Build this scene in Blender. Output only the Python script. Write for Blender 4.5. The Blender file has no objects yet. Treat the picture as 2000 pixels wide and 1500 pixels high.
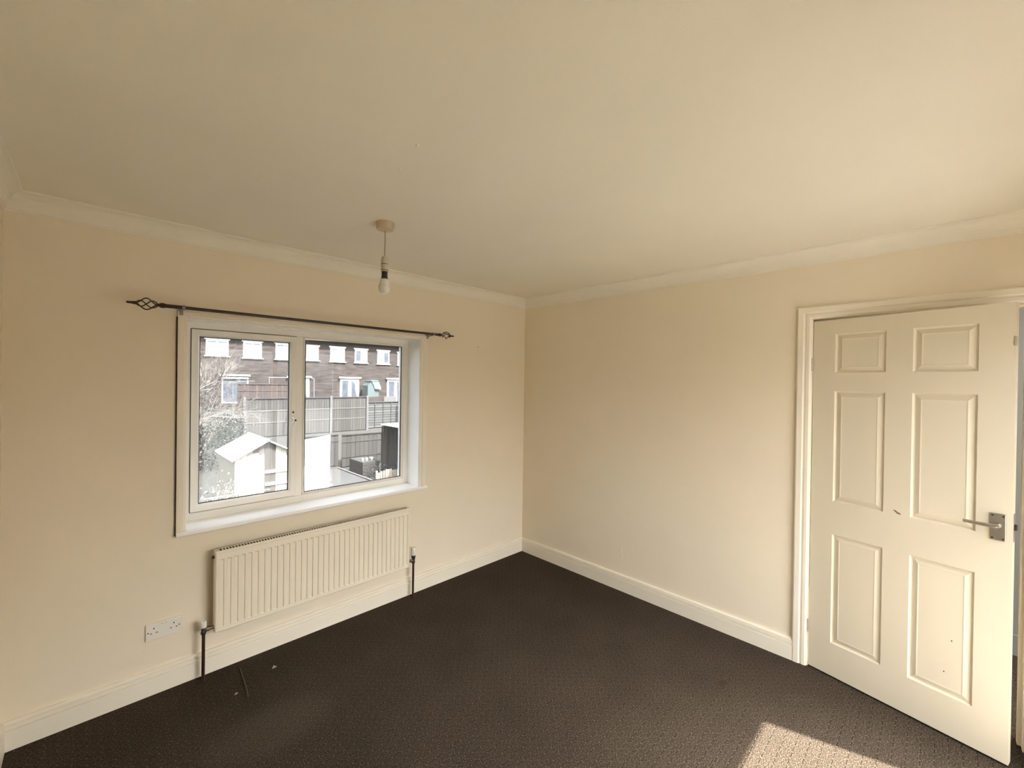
import bpy, bmesh, math, random
from mathutils import Vector, Matrix
random.seed(7)
C = bpy.context.scene.collection
SC = bpy.context.scene

# ------------------------------------------------------------------ camera
CAM = Vector((-2.9619, -2.8168, 1.6205))
yaw, pit, rol, FPX = 0.7889, -0.0053, 0.0141, 828.67
fw = Vector((math.cos(pit)*math.cos(yaw), math.cos(pit)*math.sin(yaw), math.sin(pit)))
rt = Vector((math.sin(yaw), -math.cos(yaw), 0)); up = rt.cross(fw)
r2 = math.cos(rol)*rt + math.sin(rol)*up; u2 = -math.sin(rol)*rt + math.cos(rol)*up
cd = bpy.data.cameras.new('camera'); cam = bpy.data.objects.new('camera', cd); C.objects.link(cam)
cd.sensor_width = 36.0; cd.lens = 36.0*FPX/2000; cd.clip_start = 0.02; cd.clip_end = 200
m = Matrix((r2, u2, -fw)).transposed().to_4x4(); m.translation = CAM
cam.matrix_world = m; SC.camera = cam

# ------------------------------------------------------------------ sky, sun, exposure
SUN_EL = math.radians(56.9); SUN_AZ = (-0.28, 0.96)          # direction the light travels
SUN_E, SKY_S, EXPO = 3.5, 0.12, 3.95
w = bpy.data.worlds.new('world'); SC.world = w; w.use_nodes = True
nt = w.node_tree; nt.nodes.clear()
sky = nt.nodes.new('ShaderNodeTexSky'); sky.sky_type = 'NISHITA'; sky.sun_disc = False
sky.sun_elevation = SUN_EL; sky.sun_rotation = math.atan2(-SUN_AZ[0], -SUN_AZ[1])
sky.air_density = 1.0; sky.dust_density = 8.0; sky.ozone_density = 1.0
hs = nt.nodes.new('ShaderNodeHueSaturation'); hs.inputs['Saturation'].default_value = 0.30
bg = nt.nodes.new('ShaderNodeBackground'); bg.inputs[1].default_value = SKY_S
wo = nt.nodes.new('ShaderNodeOutputWorld')
nt.links.new(sky.outputs[0], hs.inputs['Color']); nt.links.new(hs.outputs[0], bg.inputs[0]); nt.links.new(bg.outputs[0], wo.inputs[0])
sl = bpy.data.lights.new('sun', 'SUN'); so = bpy.data.objects.new('sun', sl); C.objects.link(so)
sl.energy = SUN_E; sl.angle = math.radians(0.8); sl.color = (1.0, 0.96, 0.90)
k = math.cos(SUN_EL)/math.hypot(*SUN_AZ)
sd = Vector((SUN_AZ[0]*k, SUN_AZ[1]*k, -math.sin(SUN_EL)))
so.rotation_euler = sd.to_track_quat('-Z', 'Y').to_euler(); so.location = (2, -12, 12)
vs = SC.view_settings
SC.display_settings.display_device = 'sRGB'
vs.view_transform = 'Standard'; vs.look = 'None'; vs.exposure = EXPO; vs.gamma = 1.0; vs.use_curve_mapping = False
cy = SC.cycles
cy.max_bounces = 14; cy.diffuse_bounces = 8; cy.glossy_bounces = 4; cy.transparent_max_bounces = 12; cy.transmission_bounces = 6
cy.sample_clamp_indirect = 8.0; cy.caustics_reflective = False; cy.caustics_refractive = False
cy.use_denoising = True

# ------------------------------------------------------------------ materials
def mat(name, col, rough=0.6, var=0.0, vscale=20.0, bump=0.0, bscale=200.0, metal=0.0, spec=0.5, dist=0.002, stretch=None):
    m = bpy.data.materials.new(name); m.use_nodes = True
    t = m.node_tree; b = t.nodes['Principled BSDF']
    b.inputs['Base Color'].default_value = (*col, 1); b.inputs['Roughness'].default_value = rough
    b.inputs['Metallic'].default_value = metal; b.inputs['Specular IOR Level'].default_value = spec
    tc = t.nodes.new('ShaderNodeTexCoord'); src = tc.outputs['Object']
    if stretch:
        mp = t.nodes.new('ShaderNodeMapping'); mp.inputs['Scale'].default_value = stretch
        t.links.new(src, mp.inputs['Vector']); src = mp.outputs[0]
    n = t.nodes.new('ShaderNodeTexNoise'); n.inputs['Scale'].default_value = vscale; n.inputs['Detail'].default_value = 4
    t.links.new(src, n.inputs['Vector'])
    r = t.nodes.new('ShaderNodeMapRange'); r.inputs[3].default_value = 1-var; r.inputs[4].default_value = 1+var
    r.inputs[1].default_value = 0.25; r.inputs[2].default_value = 0.75
    t.links.new(n.outputs['Fac'], r.inputs[0])
    mx = t.nodes.new('ShaderNodeMix'); mx.data_type = 'RGBA'; mx.blend_type = 'MULTIPLY'
    mx.inputs[0].default_value = 1.0; mx.inputs[6].default_value = (*col, 1)
    t.links.new(r.outputs[0], mx.inputs[7]); t.links.new(mx.outputs[2], b.inputs['Base Color'])
    if bump > 0:
        n2 = t.nodes.new('ShaderNodeTexNoise'); n2.inputs['Scale'].default_value = bscale; n2.inputs['Detail'].default_value = 3
        t.links.new(src, n2.inputs['Vector'])
        bp = t.nodes.new('ShaderNodeBump'); bp.inputs['Strength'].default_value = bump; bp.inputs['Distance'].default_value = dist
        t.links.new(n2.outputs['Fac'], bp.inputs['Height']); t.links.new(bp.outputs[0], b.inputs['Normal'])
    return m

M = {}
M['wall'] = mat('cream_wall_paint', (0.82, 0.735, 0.59), 0.75, 0.015, 3, 0.25, 160, spec=0.3)
M['ceiling'] = mat('ceiling_paint', (0.83, 0.79, 0.69), 0.85, 0.015, 3, 0.2, 130, spec=0.25)
M['coving'] = mat('coving_paint', (0.83, 0.79, 0.69), 0.7, 0.02, 6, 0.15, 60, spec=0.3)
M['gloss'] = mat('cream_gloss_paint', (0.84, 0.78, 0.66), 0.38, 0.02, 5, 0.06, 40)
M['door'] = mat('door_paint', (0.72, 0.655, 0.52), 0.42, 0.015, 6, 0.12, 120, dist=0.0015, stretch=(1, 1, 0.12))
M['upvc'] = mat('white_upvc', (0.86, 0.83, 0.76), 0.32, 0.01, 8)
M['board'] = mat('window_board_white', (0.92, 0.92, 0.91), 0.16, 0.01, 8)
M['gasket'] = mat('black_rubber', (0.015, 0.015, 0.015), 0.6)
M['iron'] = mat('dark_iron', (0.042, 0.032, 0.026), 0.38, 0.1, 40, metal=0.3)
M['bracket'] = mat('dull_grey_metal', (0.30, 0.27, 0.25), 0.45, 0.05, 50, metal=0.6)
M['radiator'] = mat('radiator_enamel', (0.83, 0.77, 0.63), 0.34, 0.01, 10)
M['slot'] = mat('dark_inside', (0.03, 0.022, 0.016), 0.9)
M['copper'] = mat('dark_copper_pipe', (0.055, 0.025, 0.018), 0.45, 0.2, 60, metal=0.5)
M['oldbrass'] = mat('dull_brass', (0.16, 0.11, 0.075), 0.4, 0.2, 60, metal=0.6)
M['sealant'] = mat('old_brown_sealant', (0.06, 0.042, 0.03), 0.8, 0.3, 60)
M['plastic'] = mat('white_plastic', (0.80, 0.77, 0.70), 0.4, 0.01, 20)
M['rose'] = mat('aged_plastic', (0.56, 0.45, 0.31), 0.5, 0.03, 20)
M['holder'] = mat('cream_plastic', (0.55, 0.49, 0.38), 0.45, 0.03, 30)
M['cord'] = mat('cord_sheath', (0.42, 0.34, 0.24), 0.6, 0.05, 60)
M['black'] = mat('black_plastic', (0.012, 0.011, 0.011), 0.35)
M['bulb'] = mat('frosted_bulb', (0.72, 0.70, 0.66), 0.22, 0.01, 10)
M['chrome'] = mat('satin_chrome', (0.55, 0.53, 0.50), 0.28, 0.05, 80, metal=1.0)
M['brass'] = mat('painted_hinge', (0.55, 0.50, 0.42), 0.4, 0.1, 80, metal=0.5)
M['hole'] = mat('pin_hole_dark', (0.02, 0.018, 0.016), 0.8)
M['red'] = mat('red_flash', (0.5, 0.08, 0.05), 0.5)
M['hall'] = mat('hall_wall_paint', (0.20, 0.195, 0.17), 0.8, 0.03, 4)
# outdoors
M['street'] = mat('asphalt_street', (0.07, 0.068, 0.065), 0.9, 0.1, 2)
M['grass'] = mat('rough_grass', (0.0023, 0.0028, 0.0017), 0.95, 0.6, 3.0, 0.8, 14, dist=0.05)
M['fence'] = mat('weathered_fence', (0.0126, 0.0120, 0.0111), 0.9, 0.35, 5, 0.3, 30, stretch=(4, 4, 0.5))
M['swinggrey'] = mat('grey_tube', (0.055, 0.055, 0.058), 0.6)
M['rail'] = mat('pale_fence_rail', (0.0320, 0.0312, 0.0296), 0.9, 0.2, 5)
M['fence2'] = mat('weathered_lap_fence', (0.0158, 0.0166, 0.0166), 0.9, 0.3, 5, 0.3, 30, stretch=(0.5, 4, 4))
M['concrete'] = mat('concrete_post', (0.0328, 0.0328, 0.0353), 0.9, 0.1, 12, 0.2, 80)
M['darkfence'] = mat('charcoal_fence', (0.0045, 0.0048, 0.0057), 0.85, 0.3, 6, stretch=(4, 4, 0.5))
M['olive'] = mat('old_timber', (0.0061, 0.0059, 0.0049), 0.9, 0.4, 6, 0.3, 30, stretch=(4, 4, 0.5))
M['redfence'] = mat('red_brown_timber', (0.0158, 0.0095, 0.0080), 0.9, 0.3, 5, stretch=(4, 4, 0.5))
M['shedroof'] = mat('pale_metal_roof', (0.75, 0.76, 0.78), 0.45, 0.05, 6)
M['shedwall'] = mat('cream_shed_boards', (0.2318, 0.2170, 0.1720), 0.8, 0.12, 6, stretch=(4, 4, 0.5))
M['sheddark'] = mat('brown_shed_boards', (0.0245, 0.0208, 0.0176), 0.9, 0.25, 6, stretch=(4, 4, 0.5))
M['white'] = mat('white_panel', (0.85, 0.85, 0.83), 0.6, 0.02, 4)
M['paving'] = mat('grey_paving', (0.0069, 0.0073, 0.0076), 0.85, 0.15, 6, 0.2, 40)
M['bark'] = mat('pale_twig_bark', (0.0644, 0.0580, 0.0515), 0.8, 0.4, 8)
M['hedge'] = mat('hedge_leaf', (0.0035, 0.0056, 0.0028), 0.7, 0.6, 8)
M['pale'] = mat('pale_leaf', (0.1100, 0.1150, 0.0900), 0.6, 0.6, 8)
M['green'] = mat('pale_green_plastic', (0.0235, 0.0353, 0.0367), 0.5, 0.05, 5)
M['greenroof'] = mat('pale_blue_green_plastic', (0.0424, 0.0601, 0.0654), 0.5, 0.05, 5)
M['housewhite'] = mat('white_render_trim', (0.2693, 0.2734, 0.2774), 0.5, 0.02, 5)
M['net'] = mat('net_curtain', (0.0518, 0.0775, 0.0832), 0.7, 0.15, 6, stretch=(6, 1, 0.3))
M['darkglass'] = mat('dark_window_glass', (0.035, 0.04, 0.05), 0.08, 0.3, 3)
M['tile'] = mat('dark_roof_tiles', (0.035, 0.032, 0.034), 0.85, 0.3, 8, 0.6, 12, dist=0.03)
M['fascia'] = mat('dark_gutter', (0.025, 0.024, 0.026), 0.5)
M['pot'] = mat('white_pot', (0.3600, 0.3552, 0.3456), 0.5, 0.05, 10)
M['logroll'] = mat('pale_log_roll', (0.1088, 0.0928, 0.0704), 0.85, 0.3, 14)
M['grit'] = mat('fluff', (0.34, 0.30, 0.24), 0.9)
M['chip'] = mat('chipped_brown', (0.22, 0.12, 0.07), 0.7, 0.5, 90)
M['stick'] = mat('brown_stick', (0.0540, 0.0405, 0.0293), 0.7)

def vary(m, lo, hi):
    t = m.node_tree; b = t.nodes['Principled BSDF']; src = b.inputs['Base Color'].links[0].from_socket
    oi = t.nodes.new('ShaderNodeObjectInfo'); r = t.nodes.new('ShaderNodeMapRange'); r.inputs[3].default_value = lo; r.inputs[4].default_value = hi
    x = t.nodes.new('ShaderNodeMix'); x.data_type = 'RGBA'; x.blend_type = 'MULTIPLY'; x.inputs[0].default_value = 1
    t.links.new(oi.outputs['Random'], r.inputs[0]); t.links.new(src, x.inputs[6]); t.links.new(r.outputs[0], x.inputs[7]); t.links.new(x.outputs[2], b.inputs['Base Color'])
for k_ in ('fence', 'fence2', 'olive', 'darkfence', 'redfence', 'shedwall', 'sheddark', 'logroll'): vary(M[k_], .6, 1.35)

def brick_mat():
    m = bpy.data.materials.new('brown_brick'); m.use_nodes = True; t = m.node_tree; b = t.nodes['Principled BSDF']
    b.inputs['Roughness'].default_value = 0.9; b.inputs['Specular IOR Level'].default_value = 0.2
    tc = t.nodes.new('ShaderNodeTexCoord')
    sp = t.nodes.new('ShaderNodeSeparateXYZ'); cb = t.nodes.new('ShaderNodeCombineXYZ')
    t.links.new(tc.outputs['Object'], sp.inputs[0]); t.links.new(sp.outputs[0], cb.inputs[0]); t.links.new(sp.outputs[2], cb.inputs[1])
    bt = t.nodes.new('ShaderNodeTexBrick'); bt.inputs['Scale'].default_value = 1.0
    bt.inputs['Brick Width'].default_value = 0.225; bt.inputs['Row Height'].default_value = 0.075; bt.inputs['Mortar Size'].default_value = 0.006
    bt.inputs['Color1'].default_value = (0.0169, 0.0124, 0.0109, 1); bt.inputs['Color2'].default_value = (0.0109, 0.0090, 0.0087, 1)
    bt.inputs['Mortar'].default_value = (0.0248, 0.0228, 0.0218, 1)
    t.links.new(cb.outputs[0], bt.inputs['Vector'])
    n = t.nodes.new('ShaderNodeTexNoise'); n.inputs['Scale'].default_value = 1.6; n.inputs['Detail'].default_value = 6
    mp = t.nodes.new('ShaderNodeMapping'); mp.inputs['Scale'].default_value = (0.7, 1, 4.5)
    t.links.new(tc.outputs['Object'], mp.inputs[0]); t.links.new(mp.outputs[0], n.inputs['Vector'])
    r = t.nodes.new('ShaderNodeMapRange'); r.inputs[1].default_value = .3; r.inputs[2].default_value = .7
    r.inputs[3].default_value = 0.45; r.inputs[4].default_value = 1.75
    t.links.new(n.outputs['Fac'], r.inputs[0])
    mx = t.nodes.new('ShaderNodeMix'); mx.data_type = 'RGBA'; mx.blend_type = 'MULTIPLY'; mx.inputs[0].default_value = 1
    t.links.new(bt.outputs['Color'], mx.inputs[6]); t.links.new(r.outputs[0], mx.inputs[7]); t.links.new(mx.outputs[2], b.inputs['Base Color'])
    return m
M['brick'] = brick_mat()

def carpet_mat():
    # brown loop-pile carpet, woven in a small squared grid square to the walls
    m = bpy.data.materials.new('brown_carpet'); m.use_nodes = True; t = m.node_tree; b = t.nodes['Principled BSDF']
    L = t.links.new
    b.inputs['Roughness'].default_value = 0.95; b.inputs['Specular IOR Level'].default_value = 0.1
    tc = t.nodes.new('ShaderNodeTexCoord')
    sp = t.nodes.new('ShaderNodeSeparateXYZ'); L(tc.outputs['Object'], sp.inputs[0])
    def math_(op, a, bb=None, c=None):
        n = t.nodes.new('ShaderNodeMath'); n.operation = op
        for i, v in enumerate((a, bb, c)):
            if v is None: continue
            if isinstance(v, (int, float)): n.inputs[i].default_value = v
            else: L(v, n.inputs[i])
        return n.outputs[0]
    def groove(o, pitch, wd, o0=0.0):
        f = math_('FRACT', math_('DIVIDE', math_('SUBTRACT', o, o0-pitch*0.5), pitch)); d = math_('ABSOLUTE', math_('SUBTRACT', f, 0.5))
        r = t.nodes.new('ShaderNodeMapRange'); r.interpolation_type = 'SMOOTHSTEP'
        r.inputs[1].default_value = wd; r.inputs[2].default_value = wd*0.35; r.inputs[3].default_value = 0; r.inputs[4].default_value = 1
        L(d, r.inputs[0]); return r.outputs[0]
    PI_, GY, GX = 0.0443, -2.2913, -0.66
    lx = groove(sp.outputs[1], PI_, 0.048, GY); ly = groove(sp.outputs[0], PI_, 0.045, GX)
    knots = math_('MULTIPLY', groove(sp.outputs[1], PI_, 0.075, GY), groove(sp.outputs[0], PI_, 0.085, GX))
    ga = math_('MULTIPLY', math_('MAXIMUM', lx, math_('MULTIPLY', ly, 0.35)), math_('SUBTRACT', 1.0, knots))
    n1 = t.nodes.new('ShaderNodeTexNoise'); n1.inputs['Scale'].default_value = 190; n1.inputs['Detail'].default_value = 3; L(tc.outputs['Object'], n1.inputs['Vector'])
    n3 = t.nodes.new('ShaderNodeTexVoronoi'); n3.inputs['Scale'].default_value = 230; L(tc.outputs['Object'], n3.inputs['Vector'])
    n2 = t.nodes.new('ShaderNodeTexNoise'); n2.inputs['Scale'].default_value = 2.2; n2.inputs['Detail'].default_value = 3; L(tc.outputs['Object'], n2.inputs['Vector'])
    cr = t.nodes.new('ShaderNodeValToRGB'); e = cr.color_ramp.elements
    e[0].position = 0.30; e[0].color = (0.022, 0.015, 0.010, 1); e[1].position = 0.74; e[1].color = (0.140, 0.110, 0.082, 1)
    el = e.new(0.52); el.color = (0.049, 0.036, 0.025, 1)
    L(n1.outputs['Fac'], cr.inputs[0])
    def mixc(fac, a, col, mode='MIX'):
        x = t.nodes.new('ShaderNodeMix'); x.data_type = 'RGBA'; x.blend_type = mode
        if isinstance(fac, (int, float)): x.inputs[0].default_value = fac
        else: L(fac, x.inputs[0])
        L(a, x.inputs[6])
        if isinstance(col, tuple): x.inputs[7].default_value = col
        else: L(col, x.inputs[7])
        return x.outputs[2]
    c = mixc(math_('MULTIPLY', ga, 0.55), cr.outputs[0], (0.012, 0.009, 0.006, 1))
    c = mixc(math_('MULTIPLY', knots, 0.45), c, (0.24, 0.195, 0.145, 1))
    r = t.nodes.new('ShaderNodeMapRange'); r.inputs[1].default_value = .3; r.inputs[2].default_value = .7; r.inputs[3].default_value = .86; r.inputs[4].default_value = 1.12
    L(n2.outputs['Fac'], r.inputs[0]); c = mixc(1.0, c, r.outputs[0], 'MULTIPLY')
    # paler oval area towards the left of the floor
    def blob(x0, y0, rx, ry):
        s = t.nodes.new('ShaderNodeSeparateXYZ'); L(tc.outputs['Object'], s.inputs[0])
        dx = math_('DIVIDE', math_('SUBTRACT', s.outputs[0], x0), rx); dy = math_('DIVIDE', math_('SUBTRACT', s.outputs[1], y0), ry)
        d = math_('SQRT', math_('ADD', math_('MULTIPLY', dx, dx), math_('MULTIPLY', dy, dy)))
        q = t.nodes.new('ShaderNodeMapRange'); q.interpolation_type = 'SMOOTHSTEP'
        q.inputs[1].default_value = 1.0; q.inputs[2].default_value = 0.3; q.inputs[3].default_value = 0; q.inputs[4].default_value = 1
        L(d, q.inputs[0]); return q.outputs[0]
    c = mixc(math_('MULTIPLY', blob(-2.36, -0.66, 0.34, 0.22), 0.12), c, (0.20, 0.17, 0.12, 1))
    c = mixc(math_('MULTIPLY', blob(-0.522, -2.008, 0.045, 0.03), 0.6), c, (0.03, 0.02, 0.015, 1))
    L(c, b.inputs['Base Color'])
    h = math_('SUBTRACT', math_('ADD', n1.outputs['Fac'], math_('MULTIPLY', n3.outputs['Distance'], -0.6)), math_('MULTIPLY', ga, 0.5))
    bp = t.nodes.new('ShaderNodeBump'); bp.inputs['Strength'].default_value = 0.9; bp.inputs['Distance'].default_value = 0.004
    L(h, bp.inputs['Height']); L(bp.outputs[0], b.inputs['Normal'])
    return m
M['carpet'] = carpet_mat()

def glass_mat(name, tint, dust):
    m = bpy.data.materials.new(name); m.use_nodes = True; t = m.node_tree; t.nodes.clear(); L = t.links.new
    out = t.nodes.new('ShaderNodeOutputMaterial')
    tr = t.nodes.new('ShaderNodeBsdfTransparent'); tr.inputs[0].default_value = (*tint, 1)
    gl = t.nodes.new('ShaderNodeBsdfGlossy'); gl.inputs['Roughness'].default_value = 0.0
    fr = t.nodes.new('ShaderNodeFresnel'); 
    ge = t.nodes.new('ShaderNodeNewGeometry'); ir = t.nodes.new('ShaderNodeMapRange'); ir.inputs[3].default_value = 1.5; ir.inputs[4].default_value = 1/1.5
    L(ge.outputs['Backfacing'], ir.inputs[0]); L(ir.outputs[0], fr.inputs[0])
    mx = t.nodes.new('ShaderNodeMixShader'); L(fr.outputs[0], mx.inputs[0]); L(tr.outputs[0], mx.inputs[1]); L(gl.outputs[0], mx.inputs[2])
    tc = t.nodes.new('ShaderNodeTexCoord'); mp = t.nodes.new('ShaderNodeMapping'); mp.inputs['Scale'].default_value = (60, 1, 12)
    L(tc.outputs['Object'], mp.inputs[0])
    n = t.nodes.new('ShaderNodeTexNoise'); n.inputs['Scale'].default_value = 1.5; n.inputs['Detail'].default_value = 6; L(mp.outputs[0], n.inputs['Vector'])
    v = t.nodes.new('ShaderNodeTexVoronoi'); v.inputs['Scale'].default_value = 45; L(tc.outputs['Object'], v.inputs['Vector'])
    r = t.nodes.new('ShaderNodeMapRange'); r.inputs[1].default_value = 0.45; r.inputs[2].default_value = 0.8; r.inputs[3].default_value = dust*0.4; r.inputs[4].default_value = dust*2
    L(n.outputs['Fac'], r.inputs[0])
    r2_ = t.nodes.new('ShaderNodeMapRange'); r2_.inputs[1].default_value = 0.10; r2_.inputs[2].default_value = 0.04; r2_.inputs[3].default_value = 0; r2_.inputs[4].default_value = dust*4
    L(v.outputs['Distance'], r2_.inputs[0])
    ad = t.nodes.new('ShaderNodeMath'); ad.operation = 'ADD'; L(r.outputs[0], ad.inputs[0]); L(r2_.outputs[0], ad.inputs[1])
    tl = t.nodes.new('ShaderNodeBsdfTranslucent'); tl.inputs[0].default_value = (0.8, 0.82, 0.85, 1)
    m2 = t.nodes.new('ShaderNodeMixShader'); L(ad.outputs[0], m2.inputs[0]); L(mx.outputs[0], m2.inputs[1]); L(tl.outputs[0], m2.inputs[2])
    L(m2.outputs[0], out.inputs[0]); return m
M['glass'] = glass_mat('dusty_window_glass', (0.92, 0.93, 0.93), 0.014)
M['clear'] = glass_mat('clear_window_glass', (0.95, 0.96, 0.96), 0.004)

# ------------------------------------------------------------------ mesh helpers
class MB:
    def __init__(s): s.v = []; s.f = []; s.sm = []
    def add(s, vs, fs, smooth=False):
        o = len(s.v); s.v += [tuple(p) for p in vs]; s.f += [tuple(o+i for i in f) for f in fs]; s.sm += [smooth]*len(fs); return s
    def box(s, a, b):
        x0, x1 = sorted((a[0], b[0])); y0, y1 = sorted((a[1], b[1])); z0, z1 = sorted((a[2], b[2]))
        vs = [(x0,y0,z0),(x1,y0,z0),(x1,y1,z0),(x0,y1,z0),(x0,y0,z1),(x1,y0,z1),(x1,y1,z1),(x0,y1,z1)]
        return s.add(vs, [(0,3,2,1),(4,5,6,7),(0,1,5,4),(1,2,6,5),(2,3,7,6),(3,0,4,7)])
    def hexa(s, vs):
        return s.add(vs, [(0,3,2,1),(4,5,6,7),(0,1,5,4),(1,2,6,5),(2,3,7,6),(3,0,4,7)])
    def loft(s, rings, cap=True, smooth=False):
        n = len(rings[0]); vs = [p for r in rings for p in r]; fs = []
        for i in range(len(rings)-1):
            for j in range(n): fs.append((i*n+j, i*n+(j+1) % n, (i+1)*n+(j+1) % n, (i+1)*n+j))
        if cap: fs.append(tuple(range(n))[::-1]); fs.append(tuple((len(rings)-1)*n+j for j in range(n)))
        return s.add(vs, fs, smooth)
    def lathe(s, prof, c=(0,0,0), axis='z', seg=24):
        rings = []
        for r, h in prof:
            ring = []
            for j in range(seg):
                a = 2*math.pi*j/seg; p, q = r*math.cos(a), r*math.sin(a)
                v = {'z': (p, q, h), 'x': (h, p, q), 'y': (q, h, p)}[axis]
                ring.append((c[0]+v[0], c[1]+v[1], c[2]+v[2]))
            rings.append(ring)
        return s.loft(rings, True, True)
    def tube(s, pts, r, seg=8, r1=None):
        pts = [Vector(p) for p in pts]; rings = []; n = len(pts); u = None
        for i, p in enumerate(pts):
            d = (pts[min(i+1, n-1)]-pts[max(i-1, 0)]).normalized()
            if u is None: u = d.orthogonal().normalized()
            u = (u-d*u.dot(d)).normalized(); v = d.cross(u)
            rr = r if r1 is None else r+(r1-r)*i/(n-1)
            rings.append([tuple(p+(u*math.cos(2*math.pi*j/seg)+v*math.sin(2*math.pi*j/seg))*rr) for j in range(seg)])
        return s.loft(rings, True, True)
    def prism(s, poly, axis, a, b):
        def P(p, h): return {'x': (h, p[0], p[1]), 'y': (p[0], h, p[1]), 'z': (p[0], p[1], h)}[axis]
        return s.loft([[P(p, a) for p in poly], [P(p, b) for p in poly]])

def root_of(o):
    while o.parent: o = o.parent
    return o
def obj(name, mb, mt, parent=None, loc=None, bevel=0.0, local=False, kind=None, label=None, stuff=False):
    """link an MB (given in world coordinates unless local) as ONE mesh object"""
    org = Vector((0, 0, 0))
    if not local:
        if parent: org = root_of(parent).location
        elif loc is not None: org = Vector(loc)
    me = bpy.data.meshes.new(name)
    me.from_pydata([(x-org[0], y-org[1], z-org[2]) for x, y, z in mb.v], [], mb.f)
    me.polygons.foreach_set('use_smooth', mb.sm)
    bm = bmesh.new(); bm.from_mesh(me); bmesh.ops.recalc_face_normals(bm, faces=bm.faces); bm.to_mesh(me); bm.free()
    me.materials.append(M[mt])
    o = bpy.data.objects.new(name, me); C.objects.link(o)
    if parent: o.parent = parent
    elif not local: o.location = org
    if any(mb.sm):
        try: me.set_sharp_from_angle(angle=math.radians(40))
        except Exception: pass
    if bevel > 0:
        bv = o.modifiers.new('bevel', 'BEVEL'); bv.width = bevel; bv.segments = 2; bv.limit_method = 'ANGLE'; bv.angle_limit = math.radians(40)
    if kind: o['kind'] = kind
    if stuff: o['kind'] = 'stuff'
    if label: o['label'] = label
    return o
def thing(name, label, cat, loc, rotz=0.0, group=None, kind=None):
    o = bpy.data.objects.new(name, None); C.objects.link(o); o.location = loc; o.rotation_euler = (0, 0, rotz)
    o.empty_display_size = 0.1
    if label: o['label'] = label
    if cat: o['category'] = cat
    if group: o['group'] = group
    if kind: o['kind'] = kind
    return o
def tag(o, label, cat, group=None):
    o['label'] = label; o['category'] = cat
    if group: o['group'] = group
    return o
def share(name, src, parent, loc):
    """another object with the mesh of src"""
    o = src.copy(); o.name = name; C.objects.link(o); o.parent = parent; o.location = loc; return o

# ------------------------------------------------------------------ room shell
XL, YB, H = -3.232, -3.25, 2.408         # left wall, back wall, ceiling
WX0, WX1, WZ0, WZ1 = -2.60, -1.165, 0.79, 1.94
DY0, DY1, DZ = -2.300, -3.100, 2.005     # doorway in the right wall
FX0, FX1, FZ0, FZ1 = -1.98, -0.237, .004, 2.048       # window in the back wall
T = 0.26
obj('floor', MB().box((XL-.3, YB-.3, -.25), (0.09, .3, 0)), 'carpet', kind='structure')
obj('ceiling', MB().box((XL-.3, YB-.3, H), (1.6, .3, H+.25)), 'ceiling', kind='structure')
b = MB(); b.box((XL-.3, 0, -.25), (WX0, T, H)); b.box((WX1, 0, -.25), (.3, T, H)); b.box((WX0, 0, -.25), (WX1, T, WZ0)); b.box((WX0, 0, WZ1), (WX1, T, H))
wall_front = obj('wall_front', b, 'wall', kind='structure')
b = MB(); b.box((0, 0, -.25), (.10, DY0+.028, H)); b.box((0, DY1-.028, -.25), (.10, YB-.25, H)); b.box((0, DY0+.028, DZ+.028), (.10, DY1-.028, H))
wall_right = obj('wall_right', b, 'wall', kind='structure')
obj('wall_left', MB().box((XL-.3, YB-.25, -.25), (XL, 0, H)), 'wall', kind='structure')
b = MB(); b.box((XL, YB, -.25), (FX0, YB-.25, H)); b.box((FX1, YB, -.25), (0, YB-.25, H)); b.box((FX0, YB, FZ1), (FX1, YB-.25, H)); b.box((FX0, YB, -.25), (FX1, YB-.25, FZ0))
obj('wall_back', b, 'wall', kind='structure')

def run_x(prof, x0, x1, y, s, m0, m1):     # profile (d,z) swept along x, mitre shift m*d at each end
    return MB().loft([[(x0+m0*d, y+s*d, z) for d, z in prof], [(x1+m1*d, y+s*d, z) for d, z in prof]])
def run_y(prof, y0, y1, x, s, m0, m1):
    return MB().loft([[(x+s*d, y0+m0*d, z) for d, z in prof], [(x+s*d, y1+m1*d, z) for d, z in prof]])
SK = [(0, 0), (.018, 0), (.018, .084), (.0175, .0855), (.0115, .0865), (.0115, .0895), (.0172, .0910), (.0172, .1075), (.0165, .1085), (.0120, .1092), (.0120, .1112), (.0158, .1125), (.0150, .120), (.0105, .125), (0, .125)]
obj('baseboard_front', run_x(SK, XL, 0, 0, -1, 1, -1), 'gloss', kind='structure')
obj('baseboard_right', run_y(SK, 0, -2.226, 0, -1, -1, 0), 'gloss', kind='structure')
obj('baseboard_left', run_y(SK, 0, YB, XL, 1, -1, 1), 'gloss', kind='structure')
cvz, cvd = 2.3198, 0.0612
CV = [(0, cvz), (.005, cvz), (.005, cvz+.008)]
for i in range(7):
    a = math.radians(90*i/6); CV.append((.010+(cvd-.012)*(1-math.cos(a)), cvz+.009+(H-cvz-.018)*math.sin(a)))
CV += [(cvd-.001, H-.008), (cvd, H-.006), (cvd, H), (0, H)]
obj('trim_1', run_x(CV, XL, 0, 0, -1, 1, -1), 'coving', kind='structure')
obj('trim_2', run_y(CV, 0, YB, 0, -1, -1, 1), 'coving', kind='structure')
obj('trim_3', run_y(CV, 0, YB, XL, 1, -1, 1), 'coving', kind='structure')
obj('trim_4', run_x(CV, XL, 0, YB, 1, 1, -1), 'coving', kind='structure')

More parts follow.
